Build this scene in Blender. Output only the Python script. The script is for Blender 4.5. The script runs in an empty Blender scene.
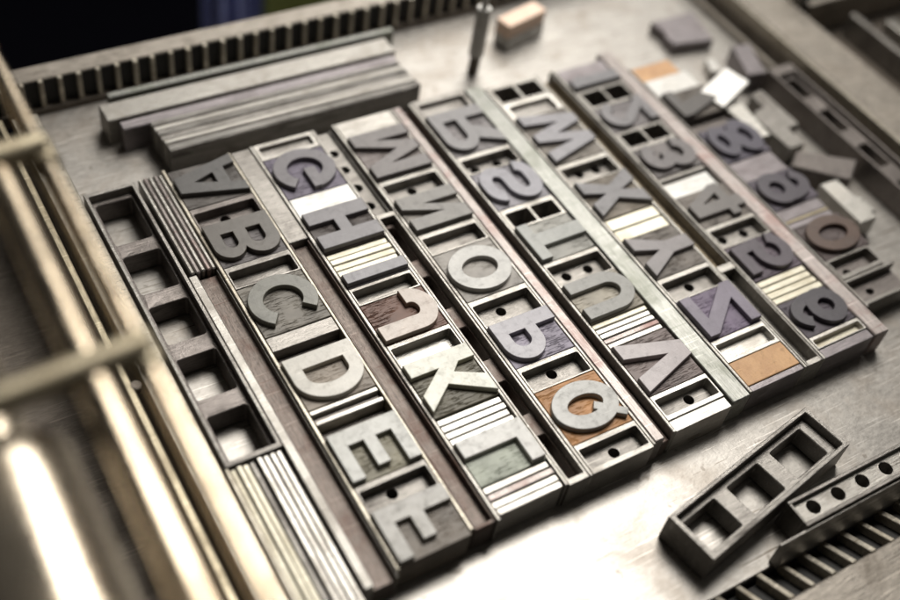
import bpy, bmesh, math, random
from mathutils import Vector, Matrix
random.seed(7)
S = 0.016                       # one layout unit (about 3 picas and a half) in metres
SC = bpy.context.scene
COL = SC.collection
R = math.radians

# ------------------------------------------------------------------ materials
def nd(nt, typ, **kw):
    n = nt.nodes.new(typ)
    for k, v in kw.items():
        if hasattr(n, k): setattr(n, k, v)
        else: n.inputs[k].default_value = v
    return n

def coords(nt, scale=(1, 1, 1), rnd=True):
    tc = nd(nt, 'ShaderNodeTexCoord')
    mp = nd(nt, 'ShaderNodeMapping')
    mp.inputs['Scale'].default_value = tuple(s / S for s in scale)
    nt.links.new(tc.outputs['Object'], mp.inputs['Vector'])
    if not rnd: return mp.outputs['Vector']
    oi = nd(nt, 'ShaderNodeObjectInfo')
    m = nd(nt, 'ShaderNodeMath', operation='MULTIPLY'); m.inputs[1].default_value = 53.0
    nt.links.new(oi.outputs['Random'], m.inputs[0])
    ad = nd(nt, 'ShaderNodeVectorMath', operation='ADD')
    nt.links.new(mp.outputs['Vector'], ad.inputs[0]); nt.links.new(m.outputs[0], ad.inputs[1])
    return ad.outputs['Vector']

def noise(nt, vec, scale, detail=4.0, rough=.6, dist=0.0):
    n = nd(nt, 'ShaderNodeTexNoise')
    n.inputs['Scale'].default_value = scale; n.inputs['Detail'].default_value = detail
    n.inputs['Roughness'].default_value = rough; n.inputs['Distortion'].default_value = dist
    nt.links.new(vec, n.inputs['Vector'])
    return n.outputs['Fac']

def ramp(nt, fac, a, b, va=0.0, vb=1.0):
    r = nd(nt, 'ShaderNodeMapRange')
    r.inputs['From Min'].default_value = a; r.inputs['From Max'].default_value = b
    r.inputs['To Min'].default_value = va; r.inputs['To Max'].default_value = vb
    nt.links.new(fac, r.inputs['Value'])
    return r.outputs['Result']

def mix(nt, fac, a, b):
    m = nd(nt, 'ShaderNodeMix', data_type='RGBA')
    if isinstance(fac, (int, float)): m.inputs[0].default_value = fac
    else: nt.links.new(fac, m.inputs[0])
    for i, c in ((6, a), (7, b)):
        if isinstance(c, (tuple, list)): m.inputs[i].default_value = (c[0], c[1], c[2], 1)
        else: nt.links.new(c, m.inputs[i])
    return m.outputs[2]

def new_mat(name):
    m = bpy.data.materials.new(name); m.use_nodes = True
    nt = m.node_tree
    return m, nt, nt.nodes['Principled BSDF']

def sc(c, k): return tuple(min(1, x * k) for x in c)

def metal(name, col, rough=.38, met=.85, dirt=(.16, .13, .11), dirt_amt=.5, scratch=(.5, 6, 6), bump=.25, spots=.0, seedscale=1.0, con=1.0, rv=1.0, lines=1.0):
    m, nt, p = new_mat(name)
    v = coords(nt)
    big = noise(nt, v, .55 * seedscale, 5, .62, .4)
    fine = noise(nt, v, 7.0 * seedscale, 6, .7)
    vs = coords(nt, scratch)
    scr = noise(nt, vs, 5.0, 5, .75)
    c1 = mix(nt, ramp(nt, scr, .36, .64), sc(col, 1 - .34 * con), sc(col, 1 + .16 * con))
    d = ramp(nt, big, .5, .72, 0, dirt_amt)
    c2 = mix(nt, d, c1, dirt)
    f2 = ramp(nt, fine, .58, .70, 0, .6 * dirt_amt)
    c3 = mix(nt, f2, c2, sc(dirt, .7))
    if spots:
        sp = noise(nt, v, 2.2 * seedscale, 2, .5)
        c3 = mix(nt, ramp(nt, sp, .68, .73, 0, spots), c3, sc(dirt, .6))
    def line(rot, sca, ln=.22):
        mp = nd(nt, 'ShaderNodeMapping'); mp.inputs['Rotation'].default_value = (0, 0, R(rot)); mp.inputs['Scale'].default_value = (ln, 8, 1)
        nt.links.new(v, mp.inputs['Vector']); return noise(nt, mp.outputs['Vector'], sca, 2, .5, .1)
    l1 = nd(nt, 'ShaderNodeMath', operation='MAXIMUM'); nt.links.new(line(28, 1.7), l1.inputs[0]); nt.links.new(line(-71, 1.4), l1.inputs[1])
    c3 = mix(nt, ramp(nt, l1.outputs[0], .66, .71, 0, .55 * lines), c3, sc(col, 1.7))
    c3 = mix(nt, ramp(nt, line(-33, 1.5, .3), .68, .72, 0, .7 * lines), c3, sc(dirt, .7))
    nt.links.new(c3, p.inputs['Base Color'])
    p.inputs['Metallic'].default_value = met
    r1 = ramp(nt, scr, .3, .7, rough - .07 * rv, rough + .09 * rv)
    ra = nd(nt, 'ShaderNodeMath', operation='ADD')
    nt.links.new(r1, ra.inputs[0]); nt.links.new(ramp(nt, big, .45, .75, -.05 * rv, .16 * rv), ra.inputs[1])
    nt.links.new(ra.outputs[0], p.inputs['Roughness'])
    bp = nd(nt, 'ShaderNodeBump'); bp.inputs['Strength'].default_value = bump; bp.inputs['Distance'].default_value = .0006
    h = nd(nt, 'ShaderNodeMath', operation='ADD')
    nt.links.new(fine, h.inputs[0]); nt.links.new(scr, h.inputs[1])
    nt.links.new(h.outputs[0], bp.inputs['Height']); nt.links.new(bp.outputs[0], p.inputs['Normal'])
    return m

def wood(name, col, tint=None, rough=.40, coat=1.0, depth=.52):
    """Planed end-grain face of a wood letter, darkened by old ink."""
    m, nt, p = new_mat(name)
    lum = sum(col) / 3; depth = depth * (.42 + 1.0 * lum) if depth < .8 else depth
    col = sc(col, depth); tint = sc(tint, depth) if tint else sc(col, .78)
    v = coords(nt)
    big = noise(nt, v, 1.1, 4, .6, .5)
    grain = noise(nt, coords(nt, (7, 1.2, 1)), 4.0, 4, .7)
    pore = noise(nt, v, 26.0, 3, .7)
    blot = noise(nt, v, 3.4, 7, .75, .3)
    def scr(rot, sca):
        mp = nd(nt, 'ShaderNodeMapping'); mp.inputs['Rotation'].default_value = (0, 0, R(rot)); mp.inputs['Scale'].default_value = (.35, 9, 1)
        nt.links.new(v, mp.inputs['Vector']); return noise(nt, mp.outputs['Vector'], sca, 3, .6, .2)
    s1 = nd(nt, 'ShaderNodeMath', operation='MAXIMUM'); nt.links.new(scr(35, 2.6), s1.inputs[0]); nt.links.new(scr(-64, 2.9), s1.inputs[1])
    c = mix(nt, ramp(nt, big, .35, .68), col, tint)
    c = mix(nt, ramp(nt, grain, .45, .75, 0, .35), c, sc(col, .6))
    c = mix(nt, ramp(nt, blot, .54, .68, 0, .55), c, sc(col, .40))
    c = mix(nt, ramp(nt, s1.outputs[0], .67, .74, 0, .6), c, sc(col, 1.8))
    c = mix(nt, ramp(nt, pore, .60, .72, 0, .5), c, sc(col, .42))
    nt.links.new(c, p.inputs['Base Color'])
    ra = nd(nt, 'ShaderNodeMath', operation='ADD')
    nt.links.new(ramp(nt, grain, .3, .7, rough - .06, rough + .1), ra.inputs[0]); nt.links.new(ramp(nt, blot, .48, .66, 0, .16), ra.inputs[1])
    nt.links.new(ra.outputs[0], p.inputs['Roughness'])
    p.inputs['Coat Weight'].default_value = coat
    nt.links.new(ramp(nt, blot, .46, .70, .32, .46), p.inputs['Coat Roughness'])
    bp = nd(nt, 'ShaderNodeBump'); bp.inputs['Strength'].default_value = .35; bp.inputs['Distance'].default_value = .0006
    hh = nd(nt, 'ShaderNodeMath', operation='ADD'); nt.links.new(pore, hh.inputs[0]); nt.links.new(s1.outputs[0], hh.inputs[1])
    h2 = nd(nt, 'ShaderNodeMath', operation='ADD'); nt.links.new(hh.outputs[0], h2.inputs[0]); nt.links.new(blot, h2.inputs[1])
    nt.links.new(h2.outputs[0], bp.inputs['Height']); nt.links.new(bp.outputs[0], p.inputs['Normal'])
    return m

def routed(name, col, mark=None, amt=.6, rough=.55):
    """Routed ground around a letter: short cutter marks, ink caught in them."""
    m, nt, p = new_mat(name)
    col = sc(col, .68); mark = sc(mark, .6) if mark else sc(col, .26)
    v = coords(nt)
    big = noise(nt, v, 1.3, 4, .6)
    def cut(rot, sx, sy, sca):
        vv = coords(nt, (1, 1, 1))
        mp = nd(nt, 'ShaderNodeMapping'); mp.inputs['Rotation'].default_value = (0, 0, R(rot)); mp.inputs['Scale'].default_value = (sx, sy, 1)
        nt.links.new(vv, mp.inputs['Vector'])
        return noise(nt, mp.outputs['Vector'], sca, 4, .7, .8)
    f1, f2 = cut(24, .8, 7, 2.2), cut(-52, 1.1, 8, 1.9)
    mx = nd(nt, 'ShaderNodeMath', operation='MAXIMUM'); nt.links.new(f1, mx.inputs[0]); nt.links.new(f2, mx.inputs[1])
    patch = ramp(nt, noise(nt, v, 1.0, 2, .5), .38, .6)
    pa = nd(nt, 'ShaderNodeMath', operation='MULTIPLY'); nt.links.new(ramp(nt, mx.outputs[0], .56, .70, 0, amt * 1.15), pa.inputs[0]); nt.links.new(patch, pa.inputs[1])
    c = mix(nt, ramp(nt, big, .35, .7), sc(col, 1.15), sc(col, .72))
    c = mix(nt, pa.outputs[0], c, mark)
    nt.links.new(c, p.inputs['Base Color'])
    p.inputs['Roughness'].default_value = rough
    bp = nd(nt, 'ShaderNodeBump'); bp.inputs['Strength'].default_value = .8; bp.inputs['Distance'].default_value = .0012
    bp.invert = True
    nt.links.new(pa.outputs[0], bp.inputs['Height']); nt.links.new(bp.outputs[0], p.inputs['Normal'])
    return m

def plain(name, col, rough=.6, met=0.0):
    m, nt, p = new_mat(name)
    v = coords(nt)
    n = noise(nt, v, 1.5, 5, .65)
    nt.links.new(mix(nt, ramp(nt, n, .3, .7), sc(col, .75), sc(col, 1.2)), p.inputs['Base Color'])
    p.inputs['Roughness'].default_value = rough; p.inputs['Metallic'].default_value = met
    if rough > .95: p.inputs['Specular IOR Level'].default_value = 0
    return m

M = {
 'bed': metal('worn_bed_steel', (.355, .335, .308), .42, .80, (.19, .155, .12), .55, (.5, 1.2, 1), .14, .5, .8, .45, .45, 1.2),
 'rail':    metal('machined_cast_iron', (0.300, 0.270, 0.232), .46, .7, (0.090, 0.072, 0.054), .6, (.4, 3, 3), .3),
 'iron_dark': metal('oily_dark_iron', (.13, .11, .09), .42, .6, (.045, .036, .028), .6),
 'furn': metal('grey_metal_furniture', (.25, .235, .215), .39, .85, (.07, .06, .053), .65, (.4, 5, 5), .4),
 'furn_lt': metal('pale_metal_furniture', (.335, .318, .29), .37, .85, (.15, .13, .11), .55, (.5, 6, 6), .35),
 'furn_dk': metal('tarnished_metal_furniture', (.18, .16, .148), .38, .75, (.055, .046, .04), .6, (.4, 4, 4), .4),
 'lead': metal('bright_type_metal', (.52, .50, .46), .36, .85, (.28, .24, .20), .45, (.25, 9, 9), .3),
 'ivory': metal('yellowed_type_metal', (.58, .545, .44), .42, .55, (.36, .30, .19), .45, (.25, 9, 9), .3),
 'pink': metal('pinkish_stained_metal', (.27, .24, .225), .38, .75, (.22, .125, .11), .8, (4.5, .22, 3), .35, .2, 1, 1.3),
 'green': metal('greenish_pale_metal', (.275, .275, .252), .38, .75, (.15, .16, .125), .8, (4.5, .22, 3), .4, .25, 1, 1.4),
 'red': metal('rust_brown_channel_metal', (.145, .118, .102), .42, .55, (.105, .05, .036), .85, (3, .35, 3), .5, .3, 1, 1.3),
 'ochre': metal('ochre_stained_metal', (.27, .22, .15), .42, .6, (.13, .09, .05), .75, (3, .35, 3), .35),
 'violet': metal('violet_grey_metal', (.23, .208, .212), .40, .7, (.10, .082, .082), .55, (.4, 5, 5), .3),
 'brass': metal('dull_brass', (.38, .33, .235), .42, .85, (.17, .13, .08), .5, (3, .4, 3), .3),
 'rule': metal('pale_brass_rule', (.42, .385, .32), .44, .8, (.24, .20, .145), .6, (3, .5, 3), .3),
 'rod': metal('nickel_rod', (.46, .385, .285), .23, 1.0, (.22, .15, .085), .6, (4, .2, 4), .15),
 'chrome': metal('polished_roller_steel', (.54, .47, .37), .25, .88, (.30, .22, .14), .5, (4, .15, 4), .1),
 'rubber':  plain('blue_black_roller_rubber', (.022, .024, .032), .45),
 'rod_glint':  metal('coppery_rod_glint', (.72, .40, .26), .3, .95, (.4, .2, .12), .4),  # colour of the coppery highlight painted on the guide rod
 'hole':    plain('hole_shade_black', (.012, .011, .010), .7),  # black that stands in for the shade inside holes and rack gaps
 'orange':  wood('bare_orange_wood', (.56, .33, .155), (.44, .24, .11), .5, .2, .9),
 'orange_s': wood('side_of_brown_wood', (.20, .11, .045), None, .5, .1),
 'pinewood': wood('pale_pink_wood', (.86, .66, .52), (.8, .56, .42), .5, .1, .95),
 'white': metal('near_white_metal_slug', (.56, .55, .525), .41, .45, (.36, .33, .29), .55, (.4, 6, 4), .2, .2),
 'floor': plain('unlit_workshop_floor', (.004, .004, .006), 1.0),
 'blue': plain('blue_cloth', (.30, .33, .62), .9),
 'grn': plain('green_paint', (.20, .22, .06), .7),
 'bar': metal('drawn_metal_bar', (.25, .238, .22), .36, .8, (.07, .06, .052), .65, (.10, 14, 14), .55, 0, 1, 1.7),
 'white_post': metal('grey_post_metal', (.6, .57, .52), .4, .7, (.3, .26, .2), .4),
}

# ------------------------------------------------------------------ mesh helpers (layout units)
def bm_box(bm, x0, x1, y0, y1, z0, z1, bev=.02, mtx=None, seg=1, mi=0):
    t = bmesh.new()
    bmesh.ops.create_cube(t, size=1.0)
    for v in t.verts:
        v.co = Vector(((x0 + x1) / 2 + v.co.x * abs(x1 - x0), (y0 + y1) / 2 + v.co.y * abs(y1 - y0), (z0 + z1) / 2 + v.co.z * abs(z1 - z0)))
    if bev:
        b = min(bev, abs(x1 - x0) * .3, abs(y1 - y0) * .3, abs(z1 - z0) * .3)
        bmesh.ops.bevel(t, geom=list(t.edges), offset=b, segments=seg, affect='EDGES', profile=.5)
    if mtx is not None: bmesh.ops.transform(t, matrix=mtx, verts=t.verts)
    for f in t.faces: f.material_index = mi
    me = bpy.data.meshes.new('tmp'); t.to_mesh(me); t.free()
    bm.from_mesh(me); bpy.data.meshes.remove(me)

def bm_cyl(bm, p0, p1, r, n=32, r2=None, bev=0.0):
    p0, p1 = Vector(p0), Vector(p1); d = p1 - p0
    q = d.to_track_quat('Z', 'Y').to_matrix().to_4x4(); q.translation = (p0 + p1) / 2
    t = bmesh.new()
    bmesh.ops.create_cone(t, cap_ends=True, segments=n, radius1=r, radius2=r if r2 is None else r2, depth=d.length)
    if bev:
        bmesh.ops.bevel(t, geom=[e for e in t.edges if len(e.link_faces) == 2 and any(len(f.verts) > 4 for f in e.link_faces)], offset=bev, segments=2, affect='EDGES')
    bmesh.ops.transform(t, matrix=q, verts=t.verts)
    me = bpy.data.meshes.new('tmp'); t.to_mesh(me); t.free()
    bm.from_mesh(me); bpy.data.meshes.remove(me)

def bm_plate(bm, loops, z0, z1, bev=.012, bevres=0, mtx=None):
    """Flat plate whose outline and holes are the given closed loops."""
    cu = bpy.data.curves.new('tmp', 'CURVE'); cu.dimensions = '2D'; cu.fill_mode = 'BOTH'
    for lp in loops:
        sp = cu.splines.new('POLY'); sp.points.add(len(lp) - 1)
        for p, q in zip(sp.points, lp): p.co = (q[0], q[1], 0, 1)
        sp.use_cyclic_u = True
    h = z1 - z0
    cu.extrude = h / 2 - bev; cu.bevel_depth = bev; cu.offset = -bev; cu.bevel_resolution = bevres
    ob = bpy.data.objects.new('tmp', cu)
    me = ob.to_mesh()
    t = bmesh.new(); t.from_mesh(me); ob.to_mesh_clear()
    bmesh.ops.remove_doubles(t, verts=t.verts, dist=1e-4)
    bmesh.ops.translate(t, verts=t.verts, vec=(0, 0, (z0 + z1) / 2))
    bmesh.ops.recalc_face_normals(t, faces=t.faces)
    if mtx is not None: bmesh.ops.transform(t, matrix=mtx, verts=t.verts)
    m2 = bpy.data.meshes.new('tmp'); t.to_mesh(m2); t.free()
    bm.from_mesh(m2); bpy.data.meshes.remove(m2)
    bpy.data.objects.remove(ob); bpy.data.curves.remove(cu)

def rect(x0, x1, y0, y1, r=0.0, n=4):
    if not r: return [(x0, y0), (x1, y0), (x1, y1), (x0, y1)]
    out = []
    for cx, cy, a in ((x1 - r, y0 + r, -90), (x1 - r, y1 - r, 0), (x0 + r, y1 - r, 90), (x0 + r, y0 + r, 180)):
        for k in range(n + 1):
            t = R(a + 90 * k / n); out.append((cx + r * math.cos(t), cy + r * math.sin(t)))
    return out

def circ(cx, cy, rx, ry=None, n=28):
    ry = ry or rx
    return [(cx + rx * math.cos(2 * math.pi * k / n), cy + ry * math.sin(2 * math.pi * k / n)) for k in range(n)]

def link(name, bm, mats, parent=None, org=(0, 0, 0), angle=32, jit=0.0):
    if jit:
        for v in bm.verts:
            v.co += Vector((random.uniform(-jit, jit), random.uniform(-jit, jit), random.uniform(-jit, jit) * .5))
    me = bpy.data.meshes.new(name)
    o3 = Vector(org)
    for v in bm.verts: v.co = (v.co - o3) * S
    bm.normal_update(); bm.to_mesh(me); bm.free()
    for p in me.polygons: p.use_smooth = True
    me.set_sharp_from_angle(angle=R(angle))
    for m in (mats if isinstance(mats, (list, tuple)) else [mats]):
        me.materials.append(M[m] if isinstance(m, str) else m)
    o = bpy.data.objects.new(name, me); COL.objects.link(o)
    if parent is not None: o.parent = parent
    else: o.location = o3 * S
    return o

def nudge(o, a=.35, z=.012):
    o.rotation_euler[2] += R(random.uniform(-a, a)); o.location.z += random.uniform(0, z) * S
def tag(o, label, cat, group=None, kind=None):
    if label: o['label'] = label
    if cat: o['category'] = cat
    if group: o['group'] = group
    if kind: o['kind'] = kind
    return o

def empty(name, org, label, cat, group=None):
    o = bpy.data.objects.new(name, None); COL.objects.link(o)
    o.location = Vector(org) * S; o.empty_display_size = .01
    return tag(o, label, cat, group)

# ------------------------------------------------------------------ glyph outlines, cap height 1
def arc(cx, cy, rx, ry, a0, a1, n=22):
    return [(cx + rx * math.cos(R(a0 + (a1 - a0) * k / n)), cy + ry * math.sin(R(a0 + (a1 - a0) * k / n))) for k in range(n + 1)]

def stroke(path, t):
    """Constant-width stroke along a polyline as one closed loop."""
    pts = [Vector(p) for p in path]
    q = [pts[0]]
    for p in pts[1:]:
        if (p - q[-1]).length > 1e-4: q.append(p)
    pts = q; L, Rr = [], []
    for i, p in enumerate(pts):
        d0 = (pts[i] - pts[i - 1]).normalized() if i else None
        d1 = (pts[i + 1] - pts[i]).normalized() if i < len(pts) - 1 else None
        d0 = d0 or d1; d1 = d1 or d0
        n0, n1 = Vector((-d0.y, d0.x)), Vector((-d1.y, d1.x))
        m = (n0 + n1); m = m.normalized() if m.length > 1e-6 else n0
        k = (t / 2) / max(.4, m.dot(n0))
        L.append(tuple(p + m * k)); Rr.append(tuple(p - m * k))
    return L + Rr[::-1]

def glyph(ch, w):
    t = .215 if ch in 'CGOSPRQU35690' else .24; h = t / 2
    if ch == 'A':
        return [[[(0, 0), (w * .30, 1), (w * .70, 1), (w, 0), (w * .76, 0), (w * .715, .2), (w * .285, .2), (w * .24, 0)],
                 [(w * .37, .40), (w * .63, .40), (w * .5, .72)]]]
    if ch == 'B':
        o = [(0, 0), (w - .29, 0)] + arc(w - .29, .28, .29, .28, -88, 76) + arc(w - .31, .76, .265, .24, -72, 88) + [(w - .31, 1), (0, 1)]
        a = [(.25, .2), (w - .33, .2)] + arc(w - .33, .31, .11, .11, -88, 88, 10) + [(.25, .42)]
        b = [(.25, .62), (w - .34, .62)] + arc(w - .34, .715, .10, .095, -88, 88, 10) + [(.25, .81)]
        return [[o, a, b]]
    if ch == 'C': return [[stroke(arc(w / 2, .5, w / 2 - h, .5 - h, 36, 312, 44), t)]]
    if ch == 'D':
        o = [(0, 0), (w * .5, 0)] + arc(w * .5, .5, w * .5, .5, -88, 88, 26) + [(w * .5, 1), (0, 1)]
        a = [(.24, .2), (w * .5, .2)] + arc(w * .5, .5, w * .5 - .24, .3, -88, 88, 20) + [(w * .5, .8), (.24, .8)]
        return [[o, a]]
    if ch == 'E': return [[[(0, 0), (w, 0), (w, .19), (.25, .19), (.25, .41), (w * .88, .41), (w * .88, .59), (.25, .59), (.25, .81), (w, .81), (w, 1), (0, 1)]]]
    if ch == 'F': return [[[(0, 0), (.25, 0), (.25, .40), (w * .8, .40), (w * .8, .59), (.25, .59), (.25, .80), (w, .80), (w, 1), (0, 1)]]]
    if ch == 'G':
        return [[stroke(arc(w / 2, .5, w / 2 - h, .5 - h, 40, 352, 44), t)], [rect(w * .50, w - .02, .34, .53)]]
    if ch == 'H': return [[[(0, 0), (.27, 0), (.27, .4), (w - .27, .4), (w - .27, 0), (w, 0), (w, 1), (w - .27, 1), (w - .27, .6), (.27, .6), (.27, 1), (0, 1)]]]
    if ch == 'I': return [[rect(0, w, 0, 1)]]
    if ch == 'J':
        t = .265; h = t / 2
        return [[stroke([(w - h, 1), (w - h, .36)] + arc(w / 2, .35, w / 2 - h, .35 - h, -3, -180, 30) + [(h, .40)], t)]]
    if ch == 'K': return [[[(0, 0), (.25, 0), (.25, .26), (.38, .40), (w - .30, 0), (w, 0), (w * .60, .58), (w - .03, 1), (w - .32, 1), (.25, .58), (.25, 1), (0, 1)]]]
    if ch == 'L': return [[[(0, 0), (w, 0), (w, .21), (.27, .21), (.27, 1), (0, 1)]]]
    if ch == 'M': return [[[(0, 0), (0, 1), (.27, 1), (w / 2, .38), (w - .27, 1), (w, 1), (w, 0), (w - .24, 0), (w - .24, .60), (w / 2 + .09, 0), (w / 2 - .09, 0), (.24, .60), (.24, 0)]]]
    if ch == 'N': return [[[(0, 0), (0, 1), (.25, 1), (w - .24, .40), (w - .24, 1), (w, 1), (w, 0), (w - .25, 0), (.24, .60), (.24, 0)]]]
    if ch in 'O0':
        ix = .225 if ch == 'O' else .205
        return [[circ(w / 2, .5, w / 2, .5, 56), circ(w / 2, .5, w / 2 - ix, .5 - .215, 44)]]
    if ch == 'P':
        o = [(0, 0), (.25, 0), (.25, .34), (w - .33, .34)] + arc(w - .33, .67, .33, .33, -88, 88) + [(w - .33, 1), (0, 1)]
        a = [(.25, .53), (w - .36, .53)] + arc(w - .36, .665, .13, .135, -88, 88, 12) + [(.25, .80)]
        return [[o, a]]
    if ch == 'Q':
        o = circ(w / 2, .5, w / 2, .5, 56); i = circ(w / 2, .5, w / 2 - .235, .275, 44)
        return [[o, i], [[(w * .50, .36), (w * .64, .44), (w * 1.0, .06), (w * .88, -.02)]]]
    if ch == 'R':
        o = [(0, 0), (.25, 0), (.25, .38), (w * .45, .38), (w - .28, 0), (w, 0), (w - .22, .42)] + arc(w - .32, .70, .30, .30, -62, 88) + [(w - .33, 1), (0, 1)]
        a = [(.25, .57), (w - .36, .57)] + arc(w - .36, .69, .115, .12, -88, 88, 12) + [(.25, .81)]
        return [[o, a]]
    if ch == 'S':
        t = .215; h = t / 2; r = (1 - t) / 4; e = .03
        p = arc(w - h - r - .04 - e, 1 - h - r, r + e, r, 8, 90, 12) + arc(h + r + .02 + e, 1 - h - r, r + e, r, 90, 262, 22) + arc(w - h - r - e, h + r, r + e, r, 82, -90, 22) + arc(h + r + e, h + r, r + e, r, 270, 186, 12)
        return [[stroke(p, t)]]
    if ch == 'T': return [[[(w / 2 - .135, 0), (w / 2 + .135, 0), (w / 2 + .135, .8), (w, .8), (w, 1), (0, 1), (0, .8), (w / 2 - .135, .8)]]]
    if ch == 'U': return [[stroke([(h, 1), (h, .40)] + arc(w / 2, .40, w / 2 - h, .40 - h, 180, 360, 30) + [(w - h, 1)], t)]]
    if ch == 'V': return [[[(0, 1), (.27, 1), (w / 2, .34), (w - .27, 1), (w, 1), (w / 2 + .14, 0), (w / 2 - .14, 0)]]]
    if ch == 'W': return [[[(0, 1), (.25, 1), (w * .30, .40), (w * .42, 1), (w * .58, 1), (w * .70, .40), (w - .25, 1), (w, 1), (w * .79, 0), (w * .62, 0), (w * .5, .55), (w * .38, 0), (w * .21, 0)]]]
    if ch == 'X': return [[[(0, 0), (.29, 0), (w / 2, .34), (w - .29, 0), (w, 0), (w / 2 + .155, .5), (w, 1), (w - .29, 1), (w / 2, .66), (.29, 1), (0, 1), (w / 2 - .155, .5)]]]
    if ch == 'Y': return [[[(w / 2 - .13, 0), (w / 2 + .13, 0), (w / 2 + .13, .42), (w, 1), (w - .29, 1), (w / 2, .62), (.29, 1), (0, 1), (w / 2 - .13, .42)]]]
    if ch == 'Z': return [[[(0, 0), (w, 0), (w, .2), (.31, .2), (w, .82), (w, 1), (.02, 1), (.02, .8), (w - .31, .8), (0, .19)]]]
    if ch == '1': return [[[(w - .24, 0), (w, 0), (w, 1), (w - .17, 1), (0, .84), (0, .68), (w - .24, .74)]]]
    if ch == '2':
        t = .185; h = t / 2; r = w / 2 - h
        return [[stroke(arc(w / 2, 1 - h - r * .95, r, r * .95, 175, -40, 26) + [(.22, .24)], t)], [rect(0, w, 0, .19)], [[(0, .1), (.26, .1), (.32, .30), (.14, .30)]]]
    if ch == '3':
        t = .215; h = t / 2; ra = .185; rb = 1 - t - 2 * ra; rb /= 2
        a = arc(h + ra + .01, 1 - h - ra, ra, ra, 172, 90, 10) + arc(w - h - ra - .05, 1 - h - ra, ra, ra, 90, -90, 22)
        c = [(w * .40, 1 - h - 2 * ra)]
        b = arc(w - h - rb, h + rb, rb, rb, 90, -90, 22) + arc(h + rb, h + rb, rb, rb, 270, 186, 10)
        return [[stroke(a + c, t)], [stroke(c + b, t)]]
    if ch == '4':
        return [[[(w - .38, 0), (w - .14, 0), (w - .14, .2), (w, .2), (w, .38), (w - .14, .38), (w - .14, 1), (w - .44, 1), (0, .38), (0, .2), (w - .38, .2)],
                 [(w - .38, .38), (.2, .38), (w - .38, .73)]]]
    if ch == '5': return [[stroke([(w - .06, 1 - h), (.17, 1 - h), (.135, .54)] + arc(w / 2 - .01, .34, w / 2 - h, .34 - h, 122, -165, 32), t * .95)]]
    if ch == '6': return [[circ(w / 2, .33, w / 2, .33, 48), circ(w / 2, .33, w / 2 - t, .135, 30)], [stroke(arc(w / 2, .5, w / 2 - h, .5 - h, 40, 195, 28), t * .92)]]
    if ch == '9': return [[circ(w / 2, .67, w / 2, .33, 48), circ(w / 2, .67, w / 2 - t, .135, 30)], [stroke(arc(w / 2, .5, w / 2 - h, .5 - h, 220, 375, 28), t * .92)]]
    if ch == '7': return [[[(0, 1), (w, 1), (w, .80), (.44, 0), (.15, 0), (w - .34, .79), (0, .79)]]]
    if ch == '8':
        a, b = arc(w / 2, .285, w / 2, .285, 120, 420, 40), arc(w / 2, .755, w / 2 - .035, .245, -55, 235, 36)
        return [[a + b, circ(w / 2, .275, w / 2 - t, .105, 26), circ(w / 2, .765, w / 2 - t - .02, .085, 26)]]
    raise KeyError(ch)

# ------------------------------------------------------------------ wood type
PITCH = 3.445
ZB, ZF, ZT = 1.20, 1.415, 1.2       # ground of a letter, its printing face, top of the furniture
GW = 'wood letters set in the forme'
HT = 'wood numerals set in the forme'
wood_cache = {}
def wood_type(ch, x0, y0, y1, face, ground, look, marks=.55, wfr=None, mark=None):
    """y0 is the back edge, y1 the front edge; the letter reads towards the front and its head lies at x0."""
    org = ((x0 + x0 + 2.66) / 2, (y0 + y1) / 2, 0)
    num = ch.isdigit()
    r = empty('wood_type', org, look, 'printing type', HT if num else GW)
    xa, xb = x0 + .145, x0 + 2.53
    b = bmesh.new(); bm_box(b, xa, xb, y1, y0, 0.004, ZB, .018)
    link('type_block', b, routed('ground_' + ch, ground, mark, marks), r, org)
    n0, n1 = (y0 - .02, y1 + .045)
    if wfr: n0, n1 = wfr
    H = 2.375; W = (n0 - n1)
    b = bmesh.new()
    for k, loops in enumerate(glyph(ch, W / H)):
        lp = [[(xb - .01 - q[1] * H, n0 - q[0] * H) for q in l] for l in loops]
        bm_plate(b, lp, ZB - .02, ZF - .004 * k, .016)
    link('letter' if not num else 'numeral', b, wood('face_' + ch, face, coat=.42 + .6 * min(.55, sum(face) / 3) + random.uniform(-.15, .15), depth=.52 * random.uniform(.8, 1.25), rough=random.uniform(.36, .46)), r, org)
    nudge(r, .6, .03)
    return r

def T(s): # sRGB 0-255 to linear
    return tuple(((c / 255 + .055) / 1.055) ** 2.4 if c > 10 else c / 3294.6 for c in s)

# ------------------------------------------------------------------ furniture pieces
def fbox(name, x0, x1, y0, y1, z0, z1, mat, label, cat='metal spacer', group=None, bev=.02):
    org = ((x0 + x1) / 2, (y0 + y1) / 2, 0)
    b = bmesh.new(); bm_box(b, x0, x1, y1, y0, z0, z1, bev)
    return tag(link(name, b, mat, None, org), label, cat, group)

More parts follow.
